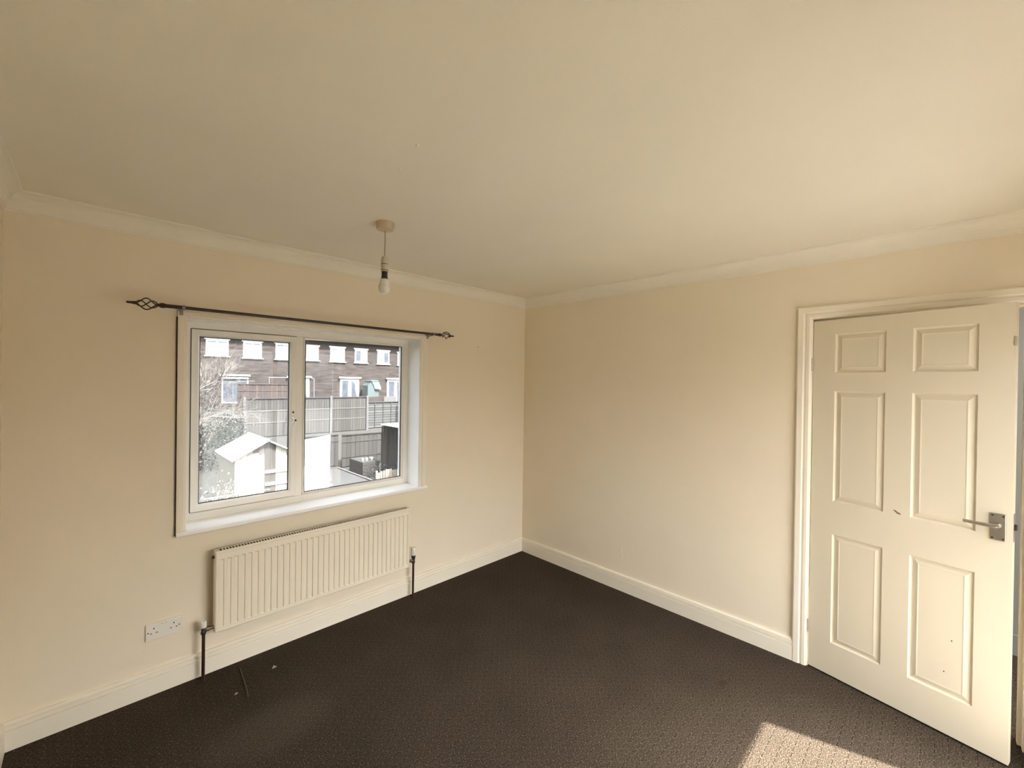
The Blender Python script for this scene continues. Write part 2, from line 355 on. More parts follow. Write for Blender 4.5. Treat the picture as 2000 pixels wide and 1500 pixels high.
# small dents and chips in the plaster
def chip(parent, c, axis, pts, t):
    mb = MB(); ring = []
    for h in (0, 1):
        ring.append([(c[0]-t*h, c[1]+p, c[2]+q) if axis == 'x' else ((c[0]+p, c[1]-t*h, c[2]+q) if axis == 'y' else (c[0]+p, c[1]+q, c[2]-t*h)) for p, q in pts])
    return obj('plaster_chip', mb.loft(ring), 'wall' if axis != 'z' else 'ceiling', parent)
chip(wall_right, (0.0002, -1.075, .305), 'x', [(-.006, .03), (.004, .012), (.006, -.005), (-.002, -.014), (-.006, -.004)], .004)
chip(wall_right, (0.0002, -1.082, .258), 'x', [(-.010, .022), (.012, .024), (.004, .010), (.002, -.022), (-.006, -.004)], .005)
chip(wall_right, (0.0002, -1.986, .764), 'x', [(-.022, .004), (-.010, .010), (.014, .0), (.016, -.006), (-.008, .003)], .004)
chip(wall_right, (0.0002, -1.138, 2.067), 'x', [(-.008, -.006), (.0, .008), (.007, .002), (.003, -.006)], .004)
hole = MB().lathe([(.004, 0), (.004, -.0015)], (-.583, 0, 1.916), 'y', 10); obj('nail_hole', hole, 'hole', wall_front)
ceil = bpy.data.objects['ceiling']
for cx_, cy_ in ((-2.19, -1.573), (-2.148, -1.384), (-2.209, -1.172)):
    obj('plaster_chip', MB().lathe([(.007, H+.0005), (.006, H-.003), (.002, H-.005)], (cx_, cy_, 0), 'z', 8), 'ceiling', ceil)

# ------------------------------------------------------------------ window_1: uPVC window, front wall
W = thing('window_1', None, None, (-1.8825, .10, WZ0), kind='structure')
FY0, FY1 = .166, .236                     # inner and outer faces of the frame
def ring_x(x0, x1, z0, z1, prof):
    """mitred rectangular frame in the xz plane; prof = (inward, y) points"""
    rr = []
    for dx, dz in ((1, 1), (-1, 1), (-1, -1), (1, -1)):
        bx = x0 if dx > 0 else x1; bz = z0 if dz > 0 else z1
        rr.append([(bx+dx*i, y, bz+dz*i) for i, y in prof])
    mb = MB(); n = len(prof); vs = [p for r in rr for p in r]; fs = []
    for k in range(4):
        for j in range(n):
            a, b2 = k*n+j, k*n+(j+1) % n; c2, d2 = ((k+1) % 4)*n+(j+1) % n, ((k+1) % 4)*n+j
            fs.append((a, b2, c2, d2))
    return mb.add(vs, fs)
fz0 = .806
obj('frame', ring_x(WX0, WX1, fz0, WZ1, [(0, FY0), (.040, FY0), (.046, FY0+.012), (.046, FY1), (0, FY1)]), 'upvc', W, bevel=.002)
obj('mullion', MB().prism([(-2.006, FY0), (-1.962, FY0), (-1.953, FY0+.012), (-1.953, FY1), (-2.012, FY1), (-2.012, FY0+.012)], 'z', fz0+.040, WZ1-.040), 'upvc', W, bevel=.002)
sash = obj('sash', ring_x(-2.560, -2.004, fz0+.049, 1.893, [(0, FY0-.016), (.030, FY0-.016), (.038, FY0-.004), (.040, FY0+.03), (.0, FY0+.03)]), 'upvc', W, bevel=.002)
obj('seal', ring_x(-2.563, -2.001, fz0+.046, 1.896, [(0, FY0-.0025), (.006, FY0-.0025), (.006, FY0+.001), (0, FY0+.001)]), 'gasket', W)  # black ring painting the thin shadow gap around the sash
obj('gasket', ring_x(-2.521, -2.043, fz0+.088, 1.854, [(0, FY0+.008), (.004, FY0+.008), (.004, FY0+.016), (0, FY0+.016)]), 'gasket', W)
obj('glazing_bead', ring_x(-1.955, WX1-.045, fz0+.044, WZ1-.044, [(0, FY0+.004), (.010, FY0+.010), (.012, FY0+.03), (0, FY0+.03)]), 'upvc', W)
obj('gasket', ring_x(-1.943, WX1-.057, fz0+.056, WZ1-.056, [(0, FY0+.010), (.004, FY0+.010), (.004, FY0+.018), (0, FY0+.018)]), 'gasket', W)
obj('glass_pane', MB().box((-2.520, FY0+.018, fz0+.09), (-2.044, FY0+.022, 1.853)), 'glass', W, label='left pane, in the opening sash')
obj('glass_pane', MB().box((-1.944, FY0+.020, fz0+.055), (WX1-.056, FY0+.024, WZ1-.055)), 'glass', W, label='right pane, fixed')
# casement handle on the sash
hd = obj('handle', MB().box((-2.036, FY0-.024, 1.345), (-2.016, FY0-.015, 1.415)), 'upvc', W, bevel=.003)
hb = MB().tube([(-2.026, FY0-.022, 1.368), (-2.026, FY0-.05, 1.362), (-2.030, FY0-.056, 1.345), (-2.044, FY0-.056, 1.315), (-2.047, FY0-.056, 1.29), (-2.046, FY0-.056, 1.245)], .0065, 8)
obj('handle_lever', hb, 'upvc', hd)
obj('lock_hole', MB().lathe([(.006, FY0-.0262), (.006, FY0-.020)], (-2.026, 0, 1.402), 'y', 10), 'hole', hd)
obj('lock_hole', MB().lathe([(.006, FY0-.061), (.006, FY0-.050)], (-2.022, 0, 1.352), 'y', 10), 'hole', hd)
# reveal liners, window board, architraves
obj('reveal_liner', MB().box((WX1-.004, 0.001, fz0), (WX1, FY0, WZ1)), 'board', W)
obj('reveal_liner', MB().box((WX0, 0.001, fz0), (WX0+.004, FY0, WZ1)), 'board', W)
obj('reveal_liner', MB().box((WX0+.004, 0.001, WZ1-.004), (WX1-.004, FY0, WZ1)), 'board', W)
bd = [(.0, 0), (-.026, 0), (-.032, .006), (-.032, .018), (-.026, .024), (FY0, .024), (FY0, .0)]
obj('window_board', MB().add([(x, y, .782+z) for x in (-2.642, -1.104) for y, z in [(-.004, 0), (-.026, 0), (-.032, .005), (-.032, .019), (-.026, .024), (-.004, .024)]],
    [(0,1,2,3,4,5), (11,10,9,8,7,6)]+[(i, (i+1) % 6, 6+(i+1) % 6, 6+i) for i in range(6)]).box((WX0+.001, -.006, WZ0+.001), (WX1-.001, FY0, .806)), 'board', W)
AP = [(0, -.001), (0, -.016), (.010, -.019), (.026, -.019), (.030, -.013), (.038, -.012), (.041, -.008), (.041, -.001)]   # (inward from outer edge, y)
ax0, ax1, az1 = -2.641, -1.110, 1.966
def arch(scale_l, scale_r, ztop):
    pass
AL = [(i*.041/.041, y) for i, y in AP]
AR = [(i*.055/.041, y) for i, y in AP]
AT = [(i*.028/.041, y) for i, y in AP]
zb = .807
obj('sealant', MB().box((ax0-.0055, -.010, zb-.02), (ax0+.001, -.0004, az1-.03)), 'sealant', W)  # dark brown strip painting the shadow line beside the architrave
AG = [(0, -.0125), (0, -.0175)]+AP[2:]+[(.018, -.001), (.018, -.0125)]     # left leg cut back along its outer edge to deepen the shadow line
ATG = [(i*.028/.041, y) for i, y in AG]
obj('architrave', MB().loft([[(ax0+i, y, zb) for i, y in AG], [(ax0+i, y, az1-j) for (i, y), (j, _) in zip(AG, ATG)]]), 'gloss', W)
obj('architrave', MB().loft([[(ax1-i, y, zb) for i, y in AR], [(ax1-i, y, az1-j) for (i, y), (j, _) in zip(AR, AT)]]), 'gloss', W)
obj('architrave', MB().loft([[(ax0+i, y, az1-j) for (i, y), (j, _) in zip(AL, AT)], [(ax1-i, y, az1-j) for (i, y), (j, _) in zip(AR, AT)]]), 'gloss', W)

# ------------------------------------------------------------------ window_2: window behind the camera (lets the sun in)
W2 = thing('window_2', None, None, (-1.05, YB-.2, FZ0), kind='structure')
gy0, gy1 = YB-.25, YB-.19
def ringW2(x0, x1, z0, z1, wd): return ring_x(x0, x1, z0, z1, [(0, gy0), (wd, gy0), (wd, gy1), (0, gy1)])
obj('frame', ringW2(FX0, FX1, FZ0, FZ1, .048), 'upvc', W2)
xm = (FX0+FX1)/2
obj('mullion', MB().box((xm-.03, gy0, FZ0+.048), (xm+.03, gy1, FZ1-.048)), 'upvc', W2)
obj('glass_pane', MB().box((FX0+.048, gy0+.02, FZ0+.048), (xm-.03, gy0+.024, FZ1-.048)), 'clear', W2)
obj('glass_pane', MB().box((xm+.03, gy0+.02, FZ0+.048), (FX1-.048, gy0+.024, FZ1-.048)), 'clear', W2)

# ------------------------------------------------------------------ doorway, door_1 and the hall behind
TR = thing('trim_5', None, None, (0, (DY0+DY1)/2, 0), kind='structure')
obj('lining', MB().box((-.002, DY0, 0), (.10, DY0+.028, DZ+.028)), 'gloss', TR)
obj('lining', MB().box((-.002, DY1-.028, 0), (.10, DY1, DZ+.028)), 'gloss', TR)
obj('lining', MB().box((-.002, DY0, DZ), (.10, DY1, DZ+.028)), 'gloss', TR)
obj('door_stop', MB().box((.042, DY0, 0), (.075, DY0-.012, DZ)), 'gloss', TR)
obj('door_stop', MB().box((.042, DY1, 0), (.075, DY1+.012, DZ)), 'gloss', TR)
obj('door_stop', MB().box((.042, DY0-.012, DZ-.012), (.075, DY1+.012, DZ)), 'gloss', TR)
DA = [(0, -.001), (0, -.017), (.006, -.020), (.030, -.020), (.036, -.014), (.040, -.014), (.046, -.017), (.060, -.017), (.070, -.011), (.070, -.001)]
ya, yb_, za = -2.225, -3.175, 2.077
obj('architrave', MB().loft([[(x, ya-i, 0) for i, x in DA], [(x, ya-i, za-i) for i, x in DA]]), 'gloss', TR)
obj('architrave', MB().loft([[(x, yb_+i, 0) for i, x in DA], [(x, yb_+i, za-i) for i, x in DA]]), 'gloss', TR)
obj('architrave', MB().loft([[(x, ya-i, za-i) for i, x in DA], [(x, yb_+i, za-i) for i, x in DA]]), 'gloss', TR)
# door leaf: local frame, +x runs from hinge to lock edge, +y is the room face
DANG = 0.2224
DR = thing('door_1', None, None, (-.0035, -2.3027, .010), kind='structure')
DR.rotation_euler = (0, 0, -(math.pi/2)-DANG)
# local x -> (-sin a,-cos a); local y -> the perpendicular on the hall side, so the room face is at y = 0 and the back at y > 0
LW, LH, LT = .762, 1.981, .040
cols = [(.107, .328), (.432, .653)]; rows = [(.181, .787), (.970, 1.584), (1.686, 1.902)]
def leaf_mesh():
    mb = MB()
    xs = [0, cols[0][0], cols[0][1], cols[1][0], cols[1][1], LW]; zs = [0]+[v for r in rows for v in r]+[LH]
    panels = [(c, r) for c in cols for r in rows]
    for i in range(5):
        for j in range(7):
            if i in (1, 3) and j in (1, 3, 5): continue
            for y in (0, LT):
                mb.add([(xs[i], y, zs[j]), (xs[i+1], y, zs[j]), (xs[i+1], y, zs[j+1]), (xs[i], y, zs[j+1])], [(0, 1, 2, 3)])
    for (a, b2) in cols:
        for (c2, d2) in rows:
            q = [(a, c2), (b2, c2), (b2, d2), (a, d2)]
            for n in range(4):
                p, r = q[n], q[(n+1) % 4]
                mb.add([(p[0], 0, p[1]), (r[0], 0, r[1]), (r[0], LT, r[1]), (p[0], LT, p[1])], [(0, 1, 2, 3)])
    q = [(0, 0), (LW, 0), (LW, LH), (0, LH)]
    for n in range(4):
        p, r = q[n], q[(n+1) % 4]
        mb.add([(p[0], 0, p[1]), (r[0], 0, r[1]), (r[0], LT, r[1]), (p[0], LT, p[1])], [(0, 1, 2, 3)])
    return mb
def weld(o):
    bm = bmesh.new(); bm.from_mesh(o.data); bmesh.ops.remove_doubles(bm, verts=bm.verts, dist=1e-5)
    bmesh.ops.recalc_face_normals(bm, faces=bm.faces); bm.to_mesh(o.data); bm.free(); return o
weld(obj('leaf', leaf_mesh(), 'door', DR, local=True))
# moulded panel insert, both faces: quirk down, ramp up to the field
PP = [(0, .0), (.003, .0045), (.0065, .0105), (.010, .0115), (.031, .0030), (.036, .0040)]
for (a, b2) in cols:
    for (c2, d2) in rows:
        mb = MB()
        for face in (0, 1):
            rings = []
            for i, dp in PP:
                y = dp if face == 0 else LT-dp
                rings.append([(a+i, y, c2+i), (b2-i, y, c2+i), (b2-i, y, d2-i), (a+i, y, d2-i)])
            vs = [p for r in rings for p in r]; fs = []
            for n in range(len(PP)-1):
                for j in range(4): fs.append((n*4+j, n*4+(j+1) % 4, n*4+4+(j+1) % 4, n*4+4+j))
            e = (len(PP)-1)*4; fs.append((e, e+1, e+2, e+3))
            mb.add(vs, fs)
        obj('panel', mb, 'door', DR, local=True)
# lever handle on its backplate
hp = obj('handle_plate', MB().box((.697, -.006, .952), (.743, .002, 1.068)), 'chrome', DR, local=True, bevel=.002)
for sx in (.704, .736):
    for sz in (.961, 1.059):
        obj('screw', MB().lathe([(.0035, -.0075), (.0035, -.004)], (sx, 0, sz), 'y', 10), 'hole', hp, local=True)
obj('handle_boss', MB().lathe([(.0105, -.006), (.0105, -.018), (.008, -.022), (.008, -.034)], (.720, 0, 1.018), 'y', 16), 'chrome', DR, local=True)
lv = MB()
rings = []
for t_, wz, wy in ((0, .009, .006), (.006, .011, .008), (.03, .009, .0065), (.07, .0075, .005), (.095, .0075, .005), (.103, .0085, .0055), (.106, .005, .003)):
    rings.append([(.726-t_, -.040+wy*math.sin(2*math.pi*j/10), 1.018+wz*math.cos(2*math.pi*j/10)) for j in range(10)])
lv.loft(rings, True, True)
lv.lathe([(.009, -.046), (.009, -.030)], (.720, 0, 1.018), 'y', 14)
obj('handle_lever', lv, 'chrome', DR, local=True)
obj('latch_plate', MB().box((LW-.001, .008, .955), (LW+.0015, .032, 1.075)), 'bracket', DR, local=True)
obj('latch_bolt', MB().box((LW+.0015, .013, 1.005), (LW+.010, .027, 1.03)), 'iron', DR, local=True, bevel=.002)
obj('cabin_hook', MB().box((LW-.006, -.004, 1.795), (LW+.002, .010, 1.835)), 'brass', DR, local=True, bevel=.001)
for hz in (.225, 1.735):
    hg = obj('hinge', MB().box((-.0015, .000, hz-.038), (.0, .030, hz+.038)), 'brass', DR, local=True)
    for q in range(5):
        obj('hinge_knuckle', MB().lathe([(.0048, hz-.038+q*.0152+.0008), (.0048, hz-.038+(q+1)*.0152-.0008)], (-.003, -.004, 0), 'z', 10), 'brass', hg, local=True)
dk = obj('chipped_spot', MB().loft([[(.382+p, y, .985+q) for p, q in ((-.016, .009), (-.004, .006), (.004, -.001), (.013, -.004), (.016, -.011), (.002, -.009), (-.006, -.001))] for y in (.0005, -.0008)]), 'chip', DR, local=True)
for px_, pz_ in ((.040, 1.705), (.584, .44), (.560, .285)):
    obj('pin_mark', MB().lathe([(.003, .0), (.003, -.0008)], (px_, .0002 if px_ < .1 else .0042, pz_), 'y', 8), 'plastic' if px_ < .1 else 'stick', DR, local=True)
# hall
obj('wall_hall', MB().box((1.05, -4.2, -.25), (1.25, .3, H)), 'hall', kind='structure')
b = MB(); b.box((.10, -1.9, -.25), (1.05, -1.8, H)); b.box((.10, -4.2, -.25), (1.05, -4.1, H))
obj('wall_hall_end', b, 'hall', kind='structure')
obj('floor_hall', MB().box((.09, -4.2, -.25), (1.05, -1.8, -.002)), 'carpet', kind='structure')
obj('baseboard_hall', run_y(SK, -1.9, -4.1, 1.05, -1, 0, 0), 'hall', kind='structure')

# ------------------------------------------------------------------ radiator
RX0, RX1, RZ0, RZ1, RYF, RYB = -2.480, -1.288, .243, .680, -.090, -.042
RD = thing('radiator', 'long cream panel radiator with vertical flutes fixed under the window', 'radiator', (-1.884, -.06, 0))
def fluted_panel():
    mb = MB(); pitch = .0333; n = 35; x_ = (RX0+RX1)/2-pitch*(n-1)/2
    prof = [(RX0, .004, 0), (RX0+.004, 0, 0), (RX0+.010, 0, 0), (RX0+.012, .0016, 0)]
    for i in range(n):
        c = x_+i*pitch
        prof += [(c-.0105, .0016, 0), (c-.0080, .0016, 1), (c+.0080, .0016, 1), (c+.0105, .0016, 0)]
    prof += [(RX1-.012, .0016, 0), (RX1-.010, 0, 0), (RX1-.004, 0, 0), (RX1, .004, 0)]
    zl = [(RZ0, .004, 0, 0), (RZ0+.004, 0, 0, 0), (RZ0+.010, 0, 0, 0), (RZ0+.012, 0, 1, 0), (RZ0+.022, 0, 1, 0), (RZ0+.029, 0, 1, 1), (RZ1-.051, 0, 1, 1), (RZ1-.044, 0, 1, 0),
          (RZ1-.012, 0, 1, 0), (RZ1-.010, 0, 0, 0), (RZ1-.004, 0, 0, 0), (RZ1, .004, 0, 0)]
    vs = []; k = len(prof)
    for z, e, lip, on in zl:
        for x, d, f in prof: vs.append((x, RYF+max(e, d*lip if .001 < d < .002 else d)+f*on*.006, z))
    fs = [(a*k+j, a*k+j+1, (a+1)*k+j+1, (a+1)*k+j) for a in range(len(zl)-1) for j in range(k-1)]
    mb.add(vs, fs)
    # rear skin
    mb.box((RX0+.004, RYF+.012, RZ0+.004), (RX1-.004, RYF+.016, RZ1-.014))
    return mb
obj('panel', fluted_panel(), 'radiator', RD)
obj('convector_fins', MB().box((RX0+.02, RYF+.0165, RZ0+.03), (RX1-.02, RYB-.001, RZ1-.012)).box((RX0+.02, RYF+.008, RZ1-.012), (RX1-.02, RYB-.004, RZ1-.0008)), 'slot', RD)  # fins block, with a dark plate just under the bars painting the slots' shade
# top grille: side rails, ends and bars between dark slots
g = MB(); g.box((RX0, RYF+.001, RZ1-.004), (RX1, RYF+.009, RZ1+.002)); g.box((RX0, RYB-.005, RZ1-.004), (RX1, RYB, RZ1+.002))
g.box((RX0, RYF+.009, RZ1-.004), (RX0+.022, RYB-.005, RZ1+.002)); g.box((RX1-.022, RYF+.009, RZ1-.004), (RX1, RYB-.005, RZ1+.002))
gr = obj('top_grille', g, 'radiator', RD)
nb = 79; x_ = RX0+.022; st = (RX1-RX0-.044)/nb
bar = obj('grille_bar', MB().box((x_+st*.83, RYF+.009, RZ1-.0006), (x_+st*1.17, RYB-.005, RZ1+.001)), 'radiator', gr)
for i in range(1, nb-1): share('grille_bar', bar, gr, (i*st, 0, 0))
for xe in ((RX0-.001, RX0+.002), (RX1-.002, RX1+.001)):
    obj('end_panel', MB().box((xe[0], RYF+.006, RZ0+.002), (xe[1], RYB, RZ1)), 'radiator', RD)
for xb in (-2.30, -1.46):
    obj('wall_bracket', MB().box((xb-.015, RYB, RZ0+.06), (xb+.015, -.0005, RZ1-.08)), 'bracket', RD)
obj('bleed_valve', MB().lathe([(.008, RX0-.012), (.008, RX0+.002)], (0, -.066, RZ1-.03), 'x', 12), 'iron', RD)
def valve(x, s, zc, trv):
    y = -.066
    vb = obj('valve', MB().lathe([(.012, zc-.022), (.013, zc-.012), (.010, zc-.008), (.010, zc+.014), (.012, zc+.016)], (x, y, 0), 'z', 16), 'iron' if not trv else 'copper', RD)
    obj('pipe_tail', MB().lathe([(.009, min(x, x+s*.045)), (.009, max(x, x+s*.045))], (0, y, zc), 'x', 12).lathe([(.013, x+s*.018-.006), (.013, x+s*.018+.006)], (0, y, zc), 'x', 6), 'oldbrass', vb)
    if trv:
        obj('valve_collar', MB().lathe([(.011, zc+.010), (.015, zc+.022), (.0165, zc+.036), (.014, zc+.040)], (x, y, 0), 'z', 18), 'black', vb)
        obj('valve_cap', MB().lathe([(.0155, zc+.038), (.017, zc+.044), (.017, zc+.088), (.0155, zc+.094), (.006, zc+.095)], (x, y, 0), 'z', 20), 'plastic', vb)
    else:
        obj('valve_cap', MB().lathe([(.0145, zc+.014), (.015, zc+.017), (.0135, zc+.046), (.011, zc+.048), (.010, zc+.043)], (x, y, 0), 'z', 20), 'plastic', vb)
    obj('pipe', MB().lathe([(.0078, 0), (.0078, zc-.015)], (x, y, 0), 'z', 14), 'copper', RD)
valve(-2.526, 1, .272, False)
valve(-1.243, -1, .278, True)

# ------------------------------------------------------------------ double socket
SX0, SX1, SZ0, SZ1 = -2.758, -2.612, .275, .361
DS = thing('double_socket', 'white double plug socket on the wall left of the radiator', 'socket', (-2.685, 0, .275))
obj('faceplate', MB().box((SX0, -.010, SZ0), (SX1, -.0004, SZ1)), 'plastic', DS, bevel=.003)
for c in (-2.725, -2.645):
    s = 1 if c < -2.68 else 1
    for px_, pz_, a, b2 in ((0, .017, .0022, .004), (-.0115, -.006, .0035, .002), (.0115, -.006, .0035, .002)):
        obj('pin_hole', MB().box((c+px_-a, -.0104, .318+pz_-b2), (c+px_+a, -.008, .318+pz_+b2)), 'hole', DS)
for c in (-2.748, -2.622):
    obj('screw', MB().lathe([(.003, -.0106), (.003, -.008)], (c, 0, .318), 'y', 10), 'hole', DS)
for c in (-2.693, -2.677):
    sw = obj('rocker_switch', MB().add([(c-.0055, -.0095, .334), (c+.0055, -.0095, .334), (c+.0055, -.0095, .352), (c-.0055, -.0095, .352),
        (c-.0055, -.0135, .335), (c+.0055, -.0135, .335), (c+.0055, -.0105, .351), (c-.0055, -.0105, .351)], [(0,1,2,3),(4,7,6,5),(0,4,5,1),(1,5,6,2),(2,6,7,3),(3,7,4,0)]), 'plastic', DS)
    obj('red_flash', MB().box((c-.003, -.0118, .3485), (c+.003, -.0105, .3502)), 'red', sw)

# ------------------------------------------------------------------ curtain pole
PZ, PY = 1.974, -.098
CP = thing('curtain_pole', 'dark iron curtain pole with twisted cage finials above the window', 'curtain pole', (-1.88, 0, PZ))
obj('pole', MB().lathe([(.0085, -2.640), (.0085, -1.110)], (0, PY, PZ), 'x', 16).lathe([(.0095, -2.70), (.0095, -2.63)], (0, PY, PZ), 'x', 16).lathe([(.0095, -1.115), (.0095, -1.065)], (0, PY, PZ), 'x', 16), 'iron', CP)
def finial(x0, s, ln):
    f = obj('finial', MB().lathe(sorted([(.0095, x0), (.0125, x0+s*.004), (.0125, x0+s*.018), (.008, x0+s*.024), (.0065, x0+s*.034)], key=lambda q: q[1]), (0, PY, PZ), 'x', 14), 'iron', CP)
    c0, c1 = x0+s*.030, x0+s*(ln-.030)
    for kk in range(4):
        pts = []
        for i in range(15):
            t_ = i/14; a = kk*math.pi/2+t_*math.pi*1.0; r = .004+.0235*math.sin(math.pi*t_)**0.9
            pts.append((c0+(c1-c0)*t_, PY+r*math.cos(a), PZ+r*math.sin(a)))
        obj('cage_wire', MB().tube(pts, .0030, 6), 'iron', f)
    obj('finial_tip', MB().lathe(sorted([(.0075, c1-s*.006), (.0085, c1+s*.004), (.006, c1+s*.018), (.0055, c1+s*.032), (.003, c1+s*.036)], key=lambda q: q[1]), (0, PY, PZ), 'x', 12), 'iron', f)
finial(-2.70, -1, .140); finial(-1.065, 1, .140)
for xb in (-2.628, -1.112):
    br = obj('bracket', MB().lathe([(.0125, xb-.006), (.0125, xb+.006)], (0, PY, PZ), 'x', 16), 'bracket', CP)
    obj('bracket_arm', MB().tube([(xb, -.019, PZ-.012), (xb, PY+.01, PZ-.006)], .005, 8).box((xb-.008, -.0215, PZ-.03), (xb+.008, -.018, PZ+.02)).box((xb-.008, -.020, PZ-.008), (xb+.008, -.0004, PZ+.02)), 'bracket', br)

# ------------------------------------------------------------------ pendant light
PXc, PYc = -1.918, -.846
PL = thing('pendant_light', 'bare bulb hanging on a short cord from a ceiling rose', 'ceiling light', (PXc, PYc, H))
obj('ceiling_rose', MB().lathe([(.046, H-.0005), (.046, H-.008), (.043, H-.012), (.043, H-.030), (.040, H-.034), (.010, H-.037), (.006, H-.040)][::-1], (PXc, PYc, 0), 'z', 32), 'rose', PL)
obj('cord', MB().tube([(PXc, PYc, H-.038), (PXc+.001, PYc, 2.32), (PXc-.001, PYc, 2.27), (PXc, PYc, 2.235)], .0032, 8), 'cord', PL)
lh = obj('lamp_holder', MB().lathe([(.006, 2.240), (.014, 2.238), (.0175, 2.225), (.0185, 2.206), (.0185, 2.203), (.0165, 2.2025), (.0165, 2.200), (.0185, 2.1995), (.0185, 2.172), (.0165, 2.1715), (.0165, 2.164)][::-1], (PXc, PYc, 0), 'z', 24), 'holder', PL)
obj('shade_ring', MB().lathe([(.0172, 2.2005), (.0172, 2.2025)], (PXc, PYc, 0), 'z', 24), 'black', lh)
obj('shade_ring', MB().lathe([(.0178, 2.1690), (.0178, 2.1722)], (PXc, PYc, 0), 'z', 24), 'black', lh)
bl = obj('bulb', MB().lathe([(.003, 2.0495), (.012, 2.0512), (.020, 2.0565), (.0262, 2.0665), (.0288, 2.078), (.0284, 2.090), (.0262, 2.0995)], (PXc, PYc, 0), 'z', 28), 'bulb', PL)
obj('bulb_collar', MB().lathe([(.0266, 2.0985), (.0262, 2.101), (.0215, 2.117), (.0180, 2.127), (.0165, 2.128)], (PXc, PYc, 0), 'z', 28), 'plastic', bl)
obj('bulb_cap', MB().lathe([(.0190, 2.1265), (.0165, 2.131), (.0145, 2.140), (.0145, 2.160), (.0165, 2.166)], (PXc, PYc, 0), 'z', 24), 'black', bl)

# ------------------------------------------------------------------ bits on the carpet
tag(obj('stick', MB().tube([(-2.362, -.10, .004), (-2.372, -.24, .005), (-2.384, -.37, .004)], .004, 6), 'stick', loc=(-2.37, -.24, 0)),
    'thin brown stick lying on the carpet below the left end of the radiator', 'stick')
tag(obj('paper_scrap', MB().add([(-2.432, -.305, .001), (-2.420, -.312, .007), (-2.412, -.300, .003), (-2.424, -.294, .006), (-2.424, -.303, .0)], [(0,1,4),(1,2,4),(2,3,4),(3,0,4),(0,3,2,1)]), 'grit', loc=(-2.424, -.303, 0)),
    'tiny pale scrap on the carpet just left of the stick', 'scrap')
tag(obj('fluff', MB().add([(-2.236, -.218, .001), (-2.223, -.230, .009), (-2.208, -.218, .003), (-2.223, -.204, .010), (-2.222, -.217, .0)], [(0,1,4),(1,2,4),(2,3,4),(3,0,4),(0,3,2,1)]), 'grit', loc=(-2.222, -.217, 0)),
    'small ball of fluff on the carpet to the right of the stick', 'fluff')

# ================================================================== OUTDOORS
def gz(y):
    if y < 15: return -2.15
    if y < 19: return -2.15+1.05*(y-15)/4
    if y < 31: return -1.10+.65*(y-19)/12
    return -.45
mb = MB(); ys = [.3, 6, 10, 13, 15, 16, 17, 18, 19, 22, 25, 28, 31, 45]
vs = [(x, y, gz(y)) for y in ys for x in (-30, -10, 0, 5, 10, 20, 45)]
fs = [(a*7+j, a*7+j+1, a*7+8+j, a*7+7+j) for a in range(len(ys)-1) for j in range(6)]
obj('ground_street', MB().box((-40, -60, -2.9), (45, YB-.25, -2.65)), 'street', kind='structure')
obj('ground', mb.add(vs, fs), 'grass', kind='structure')

# ---- terrace of houses
HY = 31.0
TE = thing('brick_terrace', 'long brown brick terrace with white framed windows beyond the gardens', 'building', (9, HY, -.45))
obj('wall', MB().box((-14, HY, -.5), (30, HY+7, 4.62)), 'brick', TE)
obj('roof', MB().add([(-14.4, HY-.35, 4.72), (30.4, HY-.35, 4.72), (30.4, HY+3.5, 7.0), (-14.4, HY+3.5, 7.0), (-14.4, HY+7.3, 4.72), (30.4, HY+7.3, 4.72)], [(0,1,2,3), (3,2,5,4), (0,3,4), (1,5,2), (0,4,5,1)]), 'tile', TE)
obj('gutter', MB().box((-14.4, HY-.42, 4.60), (30.4, HY-.28, 4.74)), 'fascia', TE)
def far_window(x0, x1, z0, z1, kind):
    y = HY-.03; xm_ = (x0+x1)/2
    wn = obj('window', ring_x(x0, x1, z0, z1, [(0, y), (.09, y), (.09, y+.05), (0, y+.05)]).box((xm_-.055, y-.01, z0+.08), (xm_+.055, y+.04, z1-.08)), 'housewhite', TE)
    for a, b2, t_ in ((x0+.09, xm_-.05, kind[0]), (xm_+.05, x1-.09, kind[1])):
        obj('pane', MB().box((a, y+.008, z0+.09), (b2, y+.028, z1-.09)), t_, wn)
    return wn
for x0, x1, z0, z1, kd in ((2.36, 3.62, 3.12, 4.12, ('net', 'net')), (4.47, 5.61, 3.06, 4.12, ('net', 'net')), (6.49, 7.66, 3.06, 4.14, ('net', 'net')),
        (8.33, 9.51, 3.08, 4.08, ('net', 'net')), (10.40, 11.55, 3.06, 4.10, ('net', 'net')), (12.39, 13.47, 3.05, 4.07, ('darkglass', 'net')),
        (14.37, 15.49, 3.03, 4.06, ('net', 'darkglass')), (16.3, 17.4, 3.0, 4.0, ('net', 'darkglass')), (.2, 1.4, 3.1, 4.12, ('net', 'net')), (-1.95, -.75, 3.1, 4.12, ('net', 'net')), (-4.1, -2.9, 3.1, 4.12, ('net', 'net')), (-6.3, -5.1, 3.1, 4.12, ('net', 'net'))):
    wn = far_window(x0, x1, z0, z1, kd)
    obj('lintel', MB().box((x0-.09, HY-.05, z1+.02), (x1+.09, HY+.02, z1+.14)), 'housewhite', TE)
    obj('window_sill', MB().box((x0-.10, HY-.09, z0-.10), (x1+.10, HY+.02, z0-.04)), 'housewhite', TE)
